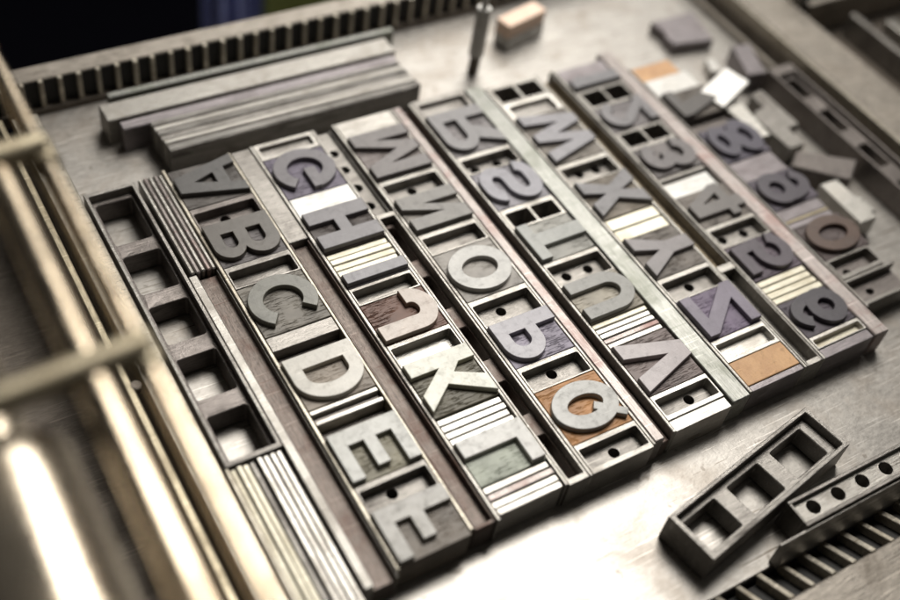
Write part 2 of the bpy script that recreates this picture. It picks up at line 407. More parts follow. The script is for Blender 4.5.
def pocket(x0, x1, y0, y1, label, holes=(), wb=.2, wf=.07, ws=.07, zf=.78, mat='furn', floor=None, ztop=ZT, square=False, group='hollow spacers between the letters', name='hollow_spacer', hr=.19):
    """Hollow spacer: rim, sunken floor, holes bored through the floor."""
    org = ((x0 + x1) / 2, (y0 + y1) / 2, 0)
    r = empty(name, org, label, 'metal spacer', group)
    b = bmesh.new()
    ix0, ix1, iy0, iy1 = x0 + ws, x1 - ws, y1 + wf, y0 - wb
    loops = [rect(x0, x1, y1, y0)]
    if square:
        xm = (x0 + x1) / 2
        loops += [rect(ix0 + .04, xm - .06, iy0, iy1, .07), rect(xm + .06, ix1 - .04, iy0, iy1, .07)]
    else:
        loops += [rect(ix0, ix1, iy0, iy1, .06)]
    bm_plate(b, loops, .004, ztop, .014)
    link('rim', b, mat, r, org)
    b = bmesh.new()
    z1 = .25 if square else zf
    bm_plate(b, [rect(x0 + .03, x1 - .03, y1 + .02, y0 - .02)] if False else [rect(ix0 - .01, ix1 + .01, iy0 - .01, iy1 + .01)] + [circ(hx, hy, hr) for hx, hy in holes], .02, z1, .004)
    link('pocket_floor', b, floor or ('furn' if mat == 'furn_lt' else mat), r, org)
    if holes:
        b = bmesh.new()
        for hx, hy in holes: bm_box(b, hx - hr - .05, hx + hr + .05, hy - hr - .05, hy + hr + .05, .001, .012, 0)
        link('hole_shade', b, 'hole', r, org)  # black plates added under the holes as painted shade
    nudge(r, .5, .02)
    return r

def leads(x0, x1, y0, y1, n, mat, where, group, zs=None, cat='lead strip'):
    """n thin strips standing side by side; each one can be lifted out."""
    ords = ['backmost', 'second from the back', 'third from the back', 'fourth from the back', 'fifth from the back', 'sixth from the back']
    step = (y0 - y1) / n
    for k in range(n):
        a = y0 - k * step; z = ZT - .02 + random.uniform(-.035, .03) if zs is None else zs[k]
        w = ('frontmost' if k == n - 1 else ords[k])
        fbox('lead_strip', x0, x1 - random.uniform(0, .06), a - .015, a - step + .014, .004, z, mat if isinstance(mat, str) else mat[k],
             (f'{w} of the {n} thin strips {where}' if n > 1 else f'single thin metal strip {where}'), cat, group if n > 1 else None, .03)

def slab(name, pts, z0, z1, mat, label, cat, bev=.02, group=None, mtx=None):
    cx = sum(p[0] for p in pts) / len(pts); cy = sum(p[1] for p in pts) / len(pts)
    b = bmesh.new(); bm_plate(b, [pts], z0, z1, bev, 0, mtx)
    return tag(link(name, b, mat, None, (cx, cy, z0)), label, cat, group)

# ================================================================== the forme: seven columns of type
def X(k): return k * PITCH

def ltr(k, ch, y0, y1, face, ground, words, **kw):
    nm = ('numeral ' if ch.isdigit() else '') + ch
    wood_type(ch, X(k), y0, y1, T(face), T(ground), f'wood type with mirrored {nm}, {words}', **kw)

def pk(k, y0, y1, where, holes=(), **kw):
    x0 = X(k)
    return pocket(x0 + .14, x0 + 2.545, y0, y1, where, [(x0 + hx, hy) for hx, hy in holes], **kw)

def sl(k, y0, y1, z, mat, label, **kw):
    return fbox('spacer_slug', X(k) + .145, X(k) + 2.54, y0, y1, .004, z, mat, label, 'metal slug' if mat not in ('orange',) else 'wood slug', **kw)

def ld(k, y0, y1, n, mat, where, zs=None):
    leads(X(k) + .15, X(k) + 2.54, y0, y1, n, mat, where, 'thin strips ' + where, zs)

# column A to F
ltr(0, 'A', 2.2, .12, (112, 106, 100), (96, 90, 85), 'dark grey face, at the back of its column')
pk(0, .10, -.99, 'hollow metal spacer between the letters A and B, its hole half hidden', [(1.3, -.40)], wb=.24, mat='furn_dk')
ltr(0, 'B', -1.0, -2.95, (134, 121, 104), (110, 104, 104), 'brownish grey face with two counters')
pk(0, -2.97, -4.0, 'hollow metal spacer without a hole between the letters B and C', wb=.23, mat='furn')
ltr(0, 'C', -4.02, -6.3, (168, 166, 150), (132, 126, 116), 'pale olive grey ring on a scratched brown ground', marks=.8)
sl(0, -6.33, -6.93, ZT, 'furn', 'flat grey metal slug right in front of the letter C')
sl(0, -6.95, -7.47, .74, 'furn_dk', 'low dark slug sunk behind the letter D')
ltr(0, 'D', -7.5, -9.49, (214, 208, 194), (160, 148, 134), 'cream face with one big half round counter', marks=.4)
ld(0, -9.5, -10.12, 3, ['lead', 'furn_dk', 'lead'], 'between the letters D and E', [1.2, 1.0, 1.2])
sl(0, -10.14, -10.64, .72, 'furn_dk', 'low dark slug sunk behind the letter E')
ltr(0, 'E', -10.67, -12.55, (206, 205, 192), (152, 146, 124), 'pale grey face with three arms on an olive ground')
pk(0, -12.57, -13.58, 'hollow metal spacer with one round hole between the letters E and F', [(1.24, -13.02)], wb=.2)
ltr(0, 'F', -13.6, -15.45, (196, 190, 176), (128, 118, 106), 'pale face with two arms, frontmost of its column', marks=.4)

# column G to L
pk(1, 2.4, 1.5, 'shallow open spacer behind the letter G', wb=.2, wf=.2, ws=.16, zf=1.02, mat='furn_lt')
ltr(1, 'G', 1.47, -.76, (138, 130, 136), (124, 116, 132), 'purplish grey face, at the back of its column')
sl(1, -.78, -1.78, 1.2, 'white', 'wide white metal slug between the letters G and H')
ltr(1, 'H', -1.8, -3.72, (148, 142, 146), (84, 74, 70), 'purplish grey face on a dark brown ground')
ld(1, -3.74, -4.88, 4, 'ivory', 'between the letters H and I')
ltr(1, 'I', -4.9, -5.5, (152, 148, 154), (110, 104, 108), 'a plain narrow grey bar', wfr=(-4.97, -5.43))
pk(1, -5.52, -6.33, 'hollow metal spacer without a hole between the letters I and J', wb=.13, mat='furn_lt')
ltr(1, 'J', -6.35, -8.22, (206, 186, 168), (112, 74, 56), 'pinkish hook on a scratched reddish brown ground', marks=.8)
pk(1, -8.24, -9.25, 'hollow metal spacer without a hole between the letters J and K', wb=.18, mat='furn_lt', floor='lead')
ltr(1, 'K', -9.27, -11.45, (218, 216, 194), (112, 106, 88), 'cream face with slanting arms on dark olive ground', marks=.7)
ld(1, -11.48, -12.55, 4, 'lead', 'between the letters K and L')
ltr(1, 'L', -12.57, -14.22, (202, 199, 190), (188, 194, 178), 'pale grey angle on a pale green worn ground', marks=.35)
ld(1, -14.25, -15.3, 4, ['lead', 'pink', 'lead', 'lead'], 'in front of the letter L')

# column M to Q
sl(2, 2.4, 1.36, 1.2, 'furn_lt', 'flat pale metal slug behind the letter M')
ltr(2, 'M', 1.33, -1.2, (156, 144, 140), (130, 120, 116), 'brownish purple face, at the back of its column')
pk(2, -1.22, -2.4, 'hollow metal spacer with one hole between the letters M and N', [(1.37, -1.72)], wb=.22, mat='furn_lt')
ltr(2, 'N', -2.42, -4.2, (166, 160, 150), (140, 134, 126), 'grey face with a slanting bar, behind the round O')
pk(2, -4.22, -5.3, 'hollow metal spacer without a hole between the letters N and O', wb=.22, mat='furn_lt')
ltr(2, 'O', -5.32, -7.7, (206, 203, 195), (168, 162, 154), 'light grey ring without a tail', marks=.25, wfr=(-5.55, -7.6))
pk(2, -7.72, -8.98, 'hollow metal spacer with one round hole between the letters O and P', [(1.28, -8.25)], wb=.22, mat='furn_lt', floor='furn')
ltr(2, 'P', -9.0, -10.85, (186, 180, 190), (158, 150, 166), 'lilac grey face on a scratched lilac ground', marks=.75)
pk(2, -10.87, -11.95, 'hollow metal spacer with one round hole between the letters P and Q', [(1.38, -11.3)], wb=.2, mat='furn_lt', floor='furn')
ltr(2, 'Q', -11.97, -14.2, (204, 202, 194), (196, 140, 84), 'pale grey ring with a tail on an orange wood ground', marks=.3, wfr=(-12.2, -14.05), mark=T((120, 76, 40)))
pk(2, -14.22, -15.35, 'hollow metal spacer with one round hole in front of the letter Q', [(1.45, -14.8)], wb=.2, wf=.2, mat='furn_lt', floor='furn')

# column R to V
pk(3, 2.45, 1.3, 'shallow open spacer behind the letter R', wb=.3, wf=.1, ws=.18, zf=1.0, mat='furn')
ltr(3, 'R', 1.28, -1.15, (164, 158, 158), (140, 134, 134), 'grey face with a leg, at the back of its column')
pk(3, -1.17, -2.2, 'hollow metal spacer with two holes between the letters R and S', [(.80, -1.66), (1.82, -1.66)], wb=.22, mat='furn_lt', hr=.2)
ltr(3, 'S', -2.22, -4.28, (172, 168, 180), (158, 154, 160), 'lilac grey double curve')
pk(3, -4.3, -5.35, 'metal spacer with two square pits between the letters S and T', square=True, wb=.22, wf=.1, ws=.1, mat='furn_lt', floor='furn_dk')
ltr(3, 'T', -5.37, -7.25, (188, 190, 180), (176, 174, 166), 'pale greenish face with a dark smear')
pk(3, -7.27, -8.48, 'hollow metal spacer with two holes between the letters T and U', [(.94, -7.82), (1.90, -7.82)], wb=.2, mat='furn_lt')
ltr(3, 'U', -8.5, -10.3, (182, 180, 172), (172, 164, 148), 'grey face open at the head', marks=.5)
ld(3, -10.32, -11.5, 5, ['ivory', 'lead', 'lead', 'pink', 'lead'], 'between the letters U and V')
ltr(3, 'V', -11.52, -13.7, (198, 186, 186), (134, 120, 116), 'pinkish grey face on a heavily scratched ground', marks=.85)
pk(3, -13.72, -14.75, 'hollow metal spacer with one round hole in front of the letter V', [(1.62, -14.18)], wb=.18, wf=.18, mat='lead', floor='furn')
sl(3, -14.77, -15.2, 1.16, 'lead', 'narrow pale slug at the front end of the column of V')

# column W to Z
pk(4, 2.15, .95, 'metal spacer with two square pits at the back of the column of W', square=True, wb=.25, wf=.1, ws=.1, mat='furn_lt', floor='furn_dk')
pk(4, .93, -.08, 'shallow open spacer right behind the letter W', wb=.2, ws=.2, wf=.05, zf=.98, mat='lead', floor='furn')
ltr(4, 'W', -.1, -3.05, (162, 158, 164), (132, 124, 114), 'grey lilac zigzag, widest of the letters')
pk(4, -3.07, -4.25, 'hollow metal spacer with two holes between the letters W and X', [(1.12, -3.45), (1.92, -3.5)], wb=.24, mat='furn_lt')
ltr(4, 'X', -4.27, -6.3, (160, 155, 157), (138, 128, 114), 'grey lilac cross on a brown ground')
ld(4, -6.33, -7.48, 2, 'ivory', 'between the letters X and Y')
ltr(4, 'Y', -7.5, -9.6, (182, 172, 172), (118, 110, 102), 'pinkish grey fork on a dark ground')
pk(4, -9.62, -10.75, 'hollow metal spacer with one hole between the letters Y and Z', [(1.44, -10.12)], wb=.2, mat='furn_lt', floor='furn')
ltr(4, 'Z', -10.77, -12.72, (156, 144, 164), (120, 106, 128), 'purple face on a scratched purple ground', marks=.7)
pk(4, -12.74, -13.74, 'pale hollow spacer without a hole between the letter Z and an orange wood slug', wb=.2, wf=.16, zf=.9, mat='lead', floor='lead')
sl(4, -13.76, -14.8, 1.2, 'orange', 'bare orange wood slug in front of the letter Z')
sl(4, -14.82, -15.05, 1.17, 'violet', 'thin dark grey slug along the front of the orange wood slug')

# column 1 to 6
sl(5, 2.0, 1.25, 1.2, 'violet', 'flat grey slug behind the numeral 1')
ltr(5, '1', 1.22, .5, (130, 126, 130), (112, 108, 110), 'a narrow grey bar, at the back of its column', wfr=(1.18, .54))
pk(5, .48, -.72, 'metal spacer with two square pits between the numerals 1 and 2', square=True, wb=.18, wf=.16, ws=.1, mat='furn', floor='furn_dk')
ltr(5, '2', -.74, -2.3, (150, 145, 147), (134, 128, 128), 'grey face with a flat foot')
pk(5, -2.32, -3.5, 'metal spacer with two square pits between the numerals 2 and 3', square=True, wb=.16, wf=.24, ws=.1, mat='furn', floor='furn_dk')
ltr(5, '3', -3.52, -5.2, (142, 134, 133), (120, 114, 112), 'grey double bow with two open hollows')
ld(5, -5.22, -5.44, 1, 'furn', 'between the numeral 3 and a white slug')
sl(5, -5.46, -6.4, 1.0, 'white', 'white metal slug sunk between the numerals 3 and 4')
ltr(5, '4', -6.42, -8.22, (152, 143, 136), (128, 120, 112), 'taupe face with a three cornered counter')
pk(5, -8.24, -9.38, 'hollow metal spacer with two holes between the numerals 4 and 5', [(.80, -8.72), (1.84, -8.76)], wb=.2, mat='furn_lt', floor='furn')
ltr(5, '5', -9.4, -11.2, (128, 112, 126), (108, 96, 106), 'dark purplish face with a flat flag')
ld(5, -11.22, -12.4, 4, 'ivory', 'between the numerals 5 and 6')
ltr(5, '6', -12.42, -14.1, (102, 92, 104), (88, 80, 88), 'very dark purplish curl in front of the 5')
pk(5, -14.12, -14.64, 'pale narrow open spacer in front of the numeral 6', wb=.14, wf=.05, zf=.95, mat='lead', floor='ivory')
sl(5, -14.66, -15.05, 1.17, 'violet', 'dark grey slug at the front end of the column of 6')

# column 7 to 0, not locked up yet
x7 = 20.56
fbox('wood_slug', x7 + .12, x7 + 2.2, .98, .02, .004, 1.15, 'orange', 'bare orange wood slug behind the bright white slug of the loose numerals', 'wood slug')
fbox('spacer_slug', x7 + .1, x7 + 2.4, 0, -1.08, .004, 1.2, 'white', 'bright white metal slug between an orange slug and the numeral 7', 'metal slug')
def num7(ch, y0, y1, face, ground, words): wood_type(ch, x7, y0, y1, T(face), T(ground), f'wood type with mirrored numeral {ch}, {words}', marks=.5)
num7('7', -1.12, -2.8, (118, 108, 100), (100, 92, 84), 'dark taupe face, at the back of the loose column')
fbox('spacer_slug', x7 + .15, x7 + 2.5, -2.84, -3.5, .004, .8, 'furn_dk', 'low dark slug between the numerals 7 and 8', 'metal slug')
num7('8', -3.62, -5.65, (110, 102, 122), (96, 90, 102), 'dark purplish face with two closed counters')
fbox('spacer_slug', x7 + .15, x7 + 2.45, -5.68, -6.82, .004, 1.18, 'violet', 'flat purplish grey slug between the numerals 8 and 9', 'metal slug')
num7('9', -6.84, -8.6, (106, 95, 108), (92, 84, 94), 'dark purplish curl with a closed bowl at the head')
fbox('spacer_slug', x7 + .15, x7 + 2.4, -8.62, -9.18, .004, 1.16, 'violet', 'grey slug right in front of the numeral 9', 'metal slug')
fbox('lead_strip', x7 + .15, x7 + 2.4, -9.2, -9.32, .004, 1.17, 'brass', 'thin yellowish strip between two grey slugs in front of the numeral 9', 'lead strip')
fbox('spacer_slug', x7 + .15, x7 + 2.4, -9.34, -9.62, .004, 1.14, 'violet', 'narrow grey slug right behind the numeral 0', 'metal slug')
num7('0', -9.64, -11.48, (128, 92, 70), (92, 80, 78), 'brown ring, frontmost of the loose column')
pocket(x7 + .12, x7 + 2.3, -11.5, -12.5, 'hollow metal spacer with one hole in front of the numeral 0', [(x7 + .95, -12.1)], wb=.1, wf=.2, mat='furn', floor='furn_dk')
# open channel spacer with one side missing
r = empty('channel_spacer', (x7 + 1.3, -13.1, 0), 'dark open channel spacer with one hole, frontmost beside the flat side strip', 'metal spacer')
b = bmesh.new(); bm_box(b, x7 + .12, x7 + 2.75, -12.66, -12.52, .004, 1.18, .02); bm_box(b, x7 + .12, x7 + 2.85, -13.72, -13.55, .004, .98, .02)
link('channel_wall', b, 'furn', r, (x7 + 1.3, -13.1, 0))
b = bmesh.new(); bm_plate(b, [rect(x7 + .13, x7 + 2.78, -13.552, -12.658), circ(x7 + 1.15, -13.15, .18, .14)], .02, .74, .01)
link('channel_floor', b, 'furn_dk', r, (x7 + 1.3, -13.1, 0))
b = bmesh.new(); bm_box(b, x7 + .9, x7 + 1.4, -13.4, -12.9, .004, .015, 0); link('hole_shade', b, 'hole', r, (x7 + 1.3, -13.1, 0))  # black plate under the hole, shade put in as colour

# ------------------------------------------------------------------ thin rules down both sides of every column
names = ['A to F', 'G to L', 'M to Q', 'R to V', 'W to Z', '1 to 6']
ends = [(-15.5, -15.32), (-15.42, -15.3), (-15.36, -15.3), (-15.2, -15.2), (-15.06, -15.06), (-15.06, -15.06)]
for k in range(6):
    x0 = X(k)
    for side, (a, b_), e in ((0, (x0 + .005, x0 + .13), ends[k][0]), (1, (x0 + 2.555, x0 + 2.665), ends[k][1])):
        if k == 3 and side: continue                      # the broad flat strip lies there
        if k == 5 and side: continue
        fbox('side_rule', a, b_, 2.42 if k < 4 else 2.15, e, .004, 1.205 + .012 * random.random(), 'furn_lt' if k else 'rule',
             f'thin metal rule along column {names[k]}, facing the {(["dark hollow furniture"] + names + ["loose numerals"])[k + 2 * side]}{" column" if 0 < k + 2 * side < 7 else ""}', 'metal rule', 'thin rules along the columns of type', .025)
fbox('side_rule', x7 + .005, x7 + .1, 1.0, -13.9, .004, 1.2, 'furn_lt', 'thin metal rule between the brownish pink strip and the loose numerals 7 to 0', 'metal rule', 'thin rules along the columns of type', .025)

# ------------------------------------------------------------------ long furniture between the columns
def channel(x0, x1, y0, y1, wl, wr, zf, mat, label, floor=None, zl=ZT, zr=ZT, endw=.0, cat='metal furniture', bores=()):
    org = ((x0 + x1) / 2, (y0 + y1) / 2, 0)
    r = empty('channel_furniture', org, label, cat)
    b = bmesh.new()
    bm_box(b, x0, x0 + wl, y1, y0, .004, zl, .03)
    bm_box(b, x1 - wr, x1, y1, y0, .004, zr, .03)
    if endw:
        bm_box(b, x0 + wl - .005, x1 - wr + .005, y1, y1 + endw, .006, min(zl, zr) - .006, .02)
    link('side_wall', b, mat, r, org)
    b = bmesh.new(); bm_plate(b, [rect(x0 + wl - .01, x1 - wr + .01, y1 + .012 + endw, y0 - .012)] + [circ(x, y, rr) for x, y, rr in bores], .02, zf, .01)
    link('channel_floor', b, floor or mat, r, org)
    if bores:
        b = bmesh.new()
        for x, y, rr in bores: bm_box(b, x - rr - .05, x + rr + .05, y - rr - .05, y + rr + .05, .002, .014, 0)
        link('bore_shade', b, 'hole', r, org)  # black plates added under the bores in place of shade
    return r

def webbed(x0, x1, y0, y1, wall, webs, zw, mat, label, endw=.3, ztop=ZT, wmat=None, name='hollow_furniture'):
    """Long hollow furniture, open through to the bed, with lower cross webs."""
    org = ((x0 + x1) / 2, (y0 + y1) / 2, 0)
    r = empty(name, org, label, 'metal furniture')
    b = bmesh.new(); bm_plate(b, [rect(x0, x1, y1, y0), rect(x0 + wall, x1 - wall, y1 + endw, y0 - endw, .05)], .004, ztop, .02)
    link('rim', b, mat, r, org)
    prev = y0 - endw + .01
    # inner ledge just under the rim, with rounded openings
    b = bmesh.new()
    holes = []; ys = [y0 - endw]
    for wy0, wy1 in webs: ys += [wy0, wy1]
    ys += [y1 + endw]
    led = .13 * (x1 - x0) / 1.83
    for i in range(0, len(ys), 2):
        if ys[i] - ys[i + 1] > .3: holes.append(rect(x0 + wall + led, x1 - wall - led, ys[i + 1], ys[i] - (.22 if i == 0 else 0), .1))
    bm_plate(b, [rect(x0 + wall - .012, x1 - wall + .012, y1 + endw - .012, y0 - endw + .012)] + holes, .03, zw, .025)
    link('cross_web', b, wmat or mat, r, org, jit=.006)
    return r

# left edge of the forme
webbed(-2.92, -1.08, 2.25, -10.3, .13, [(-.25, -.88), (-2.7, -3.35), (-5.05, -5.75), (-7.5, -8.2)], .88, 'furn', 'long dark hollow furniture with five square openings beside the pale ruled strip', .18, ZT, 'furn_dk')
for gi, (xa, n, y1, mats) in enumerate(((-2.84, 4, -17.6, ['ivory', 'ivory', 'ivory', 'furn']), (-1.98, 4, -17.3, ['lead', 'lead', 'lead', 'lead']))):
    for k in range(n):
        w = .205
        fbox('long_strip', xa + k * w, xa + k * w + w - .035, -10.36 - .03 * random.random(), y1, .004, 1.15 + random.uniform(-.05, .05), mats[k],
             f'{["first", "second", "third", "fourth"][k]} of the four yellowish long strips, counted from the ruled strip' if gi == 0 else
             f'{["first", "second", "third", "fourth"][k]} of the four white long strips, counted from the yellowish strips',
             'lead strip', ['yellowish long strips', 'white long strips'][gi], .03)
fbox('flat_furniture', -2.97, -2.86, -10.32, -17.6, .004, 1.17, 'rule', 'narrow pale side piece along the yellowish long strips', 'metal furniture', None, .02)
for k in range(5):
    w = .19
    fbox('short_strip', -.93 + k * w, -.93 + k * w + w - .03, 2.32 - .04 * random.random(), -2.72 - .04 * (k % 2), .004, 1.17 + random.uniform(-.05, .05), 'pink' if k in (1, 3) else 'furn_lt',
         f'{["first", "second", "third", "fourth", "fifth"][k]} of five ribbed strips, counted from the hollow furniture towards letter A', 'lead strip', 'ribbed strips beside the letters A and B', .045)
channel(-1.06, -.01, -2.8, -15.6, .3, .04, .84, 'furn_lt', 'reddish brown channel furniture beside the letters C, D and E', 'red', 1.17, 1.1, .0)

# between A-F and G-L
fbox('flat_furniture', 2.68, 3.43, 2.38, -2.72, .004, 1.18, 'furn', 'flat grey furniture between the letters A and B and the letters G and H', 'metal furniture', None, .03)
channel(2.68, 3.43, -2.76, -15.35, .08, .05, .84, 'red', 'rust brown channel furniture between the letters D and K', 'red', 1.16, 1.12, .12)
# between G-L and M-Q
b_ = channel(6.12, 6.88, 2.4, -2.66, .06, .1, .86, 'furn', 'short channel furniture with four bored holes between the letters G and M', 'furn', 1.16, .98, .0, bores=[(6.44, 1.2, .19), (6.42, .23, .19), (6.40, -.83, .2), (6.38, -1.87, .2)])
webbed(6.12, 6.88, -2.7, -15.35, .09, [(-4.9, -5.75), (-7.35, -8.3), (-9.85, -10.85), (-12.3, -13.2)], .80, 'furn_lt', 'long hollow furniture with low webs between the letters J and O', .22, ZT, 'red')
# between M-Q and R-V
fbox('flat_furniture', 9.57, 9.98, 2.45, -15.25, .004, 1.2, 'pink', 'long pinkish flat strip beside the letters M to Q', 'metal furniture', None, .05)
fbox('flat_furniture', 10.0, 10.32, 2.4, -15.2, .004, .8, 'red', 'low rust brown strip sunk beside the pinkish strip and the letters R to V', 'metal furniture', None, .03)
# between R-V and W-Z
fbox('flat_furniture', 13.0, 13.76, 2.42, -15.12, .004, 1.2, 'green', 'broad pale greenish strip between the letters R to V and W to Z', 'metal furniture', None, .03)
# between W-Z and numerals
channel(16.46, 17.21, 2.15, -9.95, .05, .06, .62, 'furn', 'ochre stained channel furniture between the letter X and the numeral 4', 'ochre', 1.15, 1.12, .0)
fbox('spacer_slug', 16.46, 17.21, -9.97, -10.3, .004, 1.2, 'furn_lt', 'short pale cross piece between the ochre channel and the channel beside the Z', 'metal slug')
channel(16.46, 17.21, -10.32, -15.05, .08, .07, .66, 'furn_lt', 'grey channel furniture with two bored holes between the letter Z and the numeral 6', 'furn', ZT, ZT, .22, bores=[(16.72, -12.55, .2), (16.74, -13.75, .2)])
# beside the numerals 1 to 6
fbox('flat_furniture', 19.84, 20.53, 2.42, -15.08, .004, 1.2, 'pink', 'broad flat brownish pink strip between the numerals 1 to 6 and the loose numerals', 'metal furniture', None, .05)

# ================================================================== press bed and its racks
def setting(o): o['kind'] = 'structure'; return o
b = bmesh.new(); bm_box(b, -3.05, 29.9, -20.05, 9.1, -1.6, 0, .03); setting(link('press_bed', b, 'bed'))
bar = fbox('ruled_strip', -3.92, -2.99, 7.3, -22, -.6, 1.02, 'rule', 'pale brass strip with ruled tick marks along the dark hollow furniture', 'brass rule', None, .03)
b = bmesh.new()
for k in range(58):
    y = 6.9 - k * .42
    bm_box(b, -3.22 if k % 5 else -3.34, -3.06, y - .012, y + .012, 1.0, 1.0235, 0)
link('tick_marks', b, 'iron_dark', bar, (0, 0, 0)).location = tuple(-c for c in bar.location)

def rack(name, x0, x1, back, label):
    """Rail along the bed with a toothed inner side."""
    r = empty(name, ((x0 + x1) / 2, back, 0), label, 'toothed rail')
    return r
# far rail: upright teeth under its flat top
org = (13, 9.2, 0)
r = empty('toothed_rail', org, 'far toothed rail with upright teeth behind the stacked bars', 'toothed rail')
b = bmesh.new(); bm_box(b, -4.2, 27.6, 8.62, 9.5, -.4, 1.5, .04); link('rail_body', b, 'rail', r, org)
b = bmesh.new(); bm_box(b, -4.2, 27.6, 8.35, 8.6, -.3, .28, .02); link('rack_foot', b, 'iron_dark', r, org)
b = bmesh.new()
k = 0; x = -4.0
while x < 27.4:
    jj = random.uniform(-.025, .025); bm_box(b, x + jj, x + .19 + jj + random.uniform(-.02, .02), 8.42 + random.uniform(-.03, .03), 8.66, .1, 1.485, .03); x += .742
link('rack_teeth', b, 'rule', r, org)
b = bmesh.new(); bm_box(b, -4.2, 27.6, 8.605, 8.618, -.3, 1.40, 0); link('groove_shade', b, 'hole', r, org)  # thin black sheet that paints the shade between the teeth
# near rail: sloping teeth that rise towards the viewer
org = (14, -21, 0)
r = empty('toothed_rail', org, 'near toothed rail with sloping rungs and a broad worn top', 'toothed rail')
b = bmesh.new(); bm_box(b, 4, 30.5, -23.6, -21.3, -1.6, .66, .05); link('rail_body', b, 'rail', r, org)
sl_m = Matrix.Translation((0, -20.02, 0)) @ Matrix.Rotation(math.atan2(.66, -1.18) - math.pi, 4, 'X')
ang = math.atan2(.66, 1.18); L_ = math.hypot(.66, 1.18)
mt = Matrix.Translation((0, -20.05, -.02)) @ Matrix.Rotation(-ang, 4, 'X')
b = bmesh.new(); bm_box(b, 4, 30.5, -L_, .0, -.6, -.36, 0, mt); link('groove_shade', b, 'hole', r, org)  # black backing that paints the shade between the rungs
b = bmesh.new()
x = 4.2
while x < 30.2:
    jj = random.uniform(-.02, .02); bm_box(b, x + jj, x + .2 + jj + random.uniform(-.02, .02), -L_ - .1, random.uniform(-.04, .0), -.34, .03 + random.uniform(-.02, .02), .02, mt); x += .86
link('rack_teeth', b, 'rule', r, org)

# bed rail on the far side of the loose numerals
org = (30, -5, 0)
r = empty('bed_rail', org, 'broad flat bed rail with a pale inner edge', 'bed rail')
b = bmesh.new(); bm_box(b, 28.75, 31.2, -20.5, 12, -1.6, 1.5, .12); link('rail_top', b, 'rail', r, org)
b = bmesh.new(); bm_box(b, 28.62, 28.735, -20.5, 12, .9, 1.44, .04); link('pale_edge', b, 'rule', r, org)  # separate paler strip along the inner edge
b = bmesh.new(); bm_box(b, 28.2, 28.45, -20.4, 9.2, .0, .32, .03); link('inner_ledge', b, 'rail', r, org)

# ================================================================== bars lying on the bed
fbox('thin_bar', -.32, 12.2, 7.28, 6.98, .004, 1.22, 'green', 'thin greenish bar lying along the far toothed rail', 'metal bar', None, .03)
fbox('flat_bar', -.82, 11.6, 6.72, 5.72, .004, 1.2, 'furn_lt', 'broad smooth pale bar behind the ribbed stack of bars', 'metal bar', None, .04)
fbox('stepped_bar', -.42, 11.4, 5.62, 5.14, .004, 1.12, 'violet', 'narrow purplish bar sticking out behind the ribbed stack of bars', 'metal bar', None, .04)
yy = 5.1
for k, (w, zz) in enumerate(((.27, 1.22), (.30, 1.17), (.27, 1.2), (.30, 1.16), (.29, 1.21), (.36, 1.2))):
    fbox('long_bar', .58 + .02 * k, 11.35 + .03 * k, yy, yy - w + .015, .004, zz, ['bar', 'furn_lt', 'bar', 'furn', 'furn_lt', 'bar'][k],
         f'{["backmost", "second from the back", "third from the back", "fourth from the back", "fifth from the back", "frontmost"][k]} of six long bars stacked behind the letters A and G', 'metal bar', 'long bars stacked side by side', .05)
    yy -= w

# ================================================================== loose pieces
# standing pin and wooden block at the back
r = empty('metal_pin', (14.95, 4.6, 0), 'slim upright metal pin dark at its lower end, standing behind the forme', 'pin')
b = bmesh.new(); bm_cyl(b, (14.95, 4.6, .01), (14.98, 4.6, .9), .24, 24, .24, .03); link('pin_lower_end', b, 'iron_dark', r, (14.95, 4.6, 0))  # lower end of the pin in a darker tone
b = bmesh.new(); bm_cyl(b, (14.97, 4.6, .9), (15.0, 4.62, 3.3), .33, 24, .3, .04); bm_cyl(b, (15.0, 4.62, 3.3), (15.0, 4.62, 3.9), .14, 20, .14, .03); link('pin_shaft', b, 'white', r, (14.95, 4.6, 0))
mt = Matrix.Translation((18.2, 6.0, 0)) @ Matrix.Rotation(R(13), 4, 'Z')
r = empty('wooden_block', (18.2, 6.0, 0), 'pale pink wooden block on a white base behind the forme', 'wooden block')
b = bmesh.new(); bm_box(b, -1.2, 1.2, -.42, .42, .62, 1.32, .04, mt); link('block_top', b, 'pinewood', r, (18.2, 6, 0))
b = bmesh.new(); bm_box(b, -1.15, 1.2, -.46, .42, .004, .6, .03, mt); link('block_base', b, 'white', r, (18.2, 6, 0))

slab('loose_slug', [(24.5, 4.2), (24.6, 3.2), (24.45, 3.1), (24.45, 2.36), (26.55, 2.0), (27.0, 4.2)], .02, .55, 'violet', 'big square grey slug lying alone near the back of the bed', 'metal slug', .05)
slab('loose_slug', [(26.5, .85), (25.8, -1.15), (26.75, -1.3), (27.5, .72)], .004, 1.0, 'violet', 'narrow purplish slug lying askew behind the tilted white slug', 'metal slug', .04)
mt = Matrix.Translation((23.6, -1.85, 1.12)) @ Matrix.Rotation(R(-6), 4, 'Y') @ Matrix.Rotation(R(6), 4, 'X') @ Matrix.Rotation(R(20), 4, 'Z')
b = bmesh.new(); bm_box(b, -1.05, 1.05, -.62, .62, 0, .42, .03, mt)
tag(link('loose_slug', b, 'white', None, (23.6, -1.85, 1.1)), 'bright white slug lying tilted on top of a grey slug beside the numeral 7', 'metal slug')
slab('loose_slug', [(23.1, -2.3), (23.3, -4.78), (23.85, -4.85), (24.1, -2.35)], .004, 1.1, 'lead', 'smooth grey slug under the tilted white slug beside the numeral 8', 'metal slug', .03)
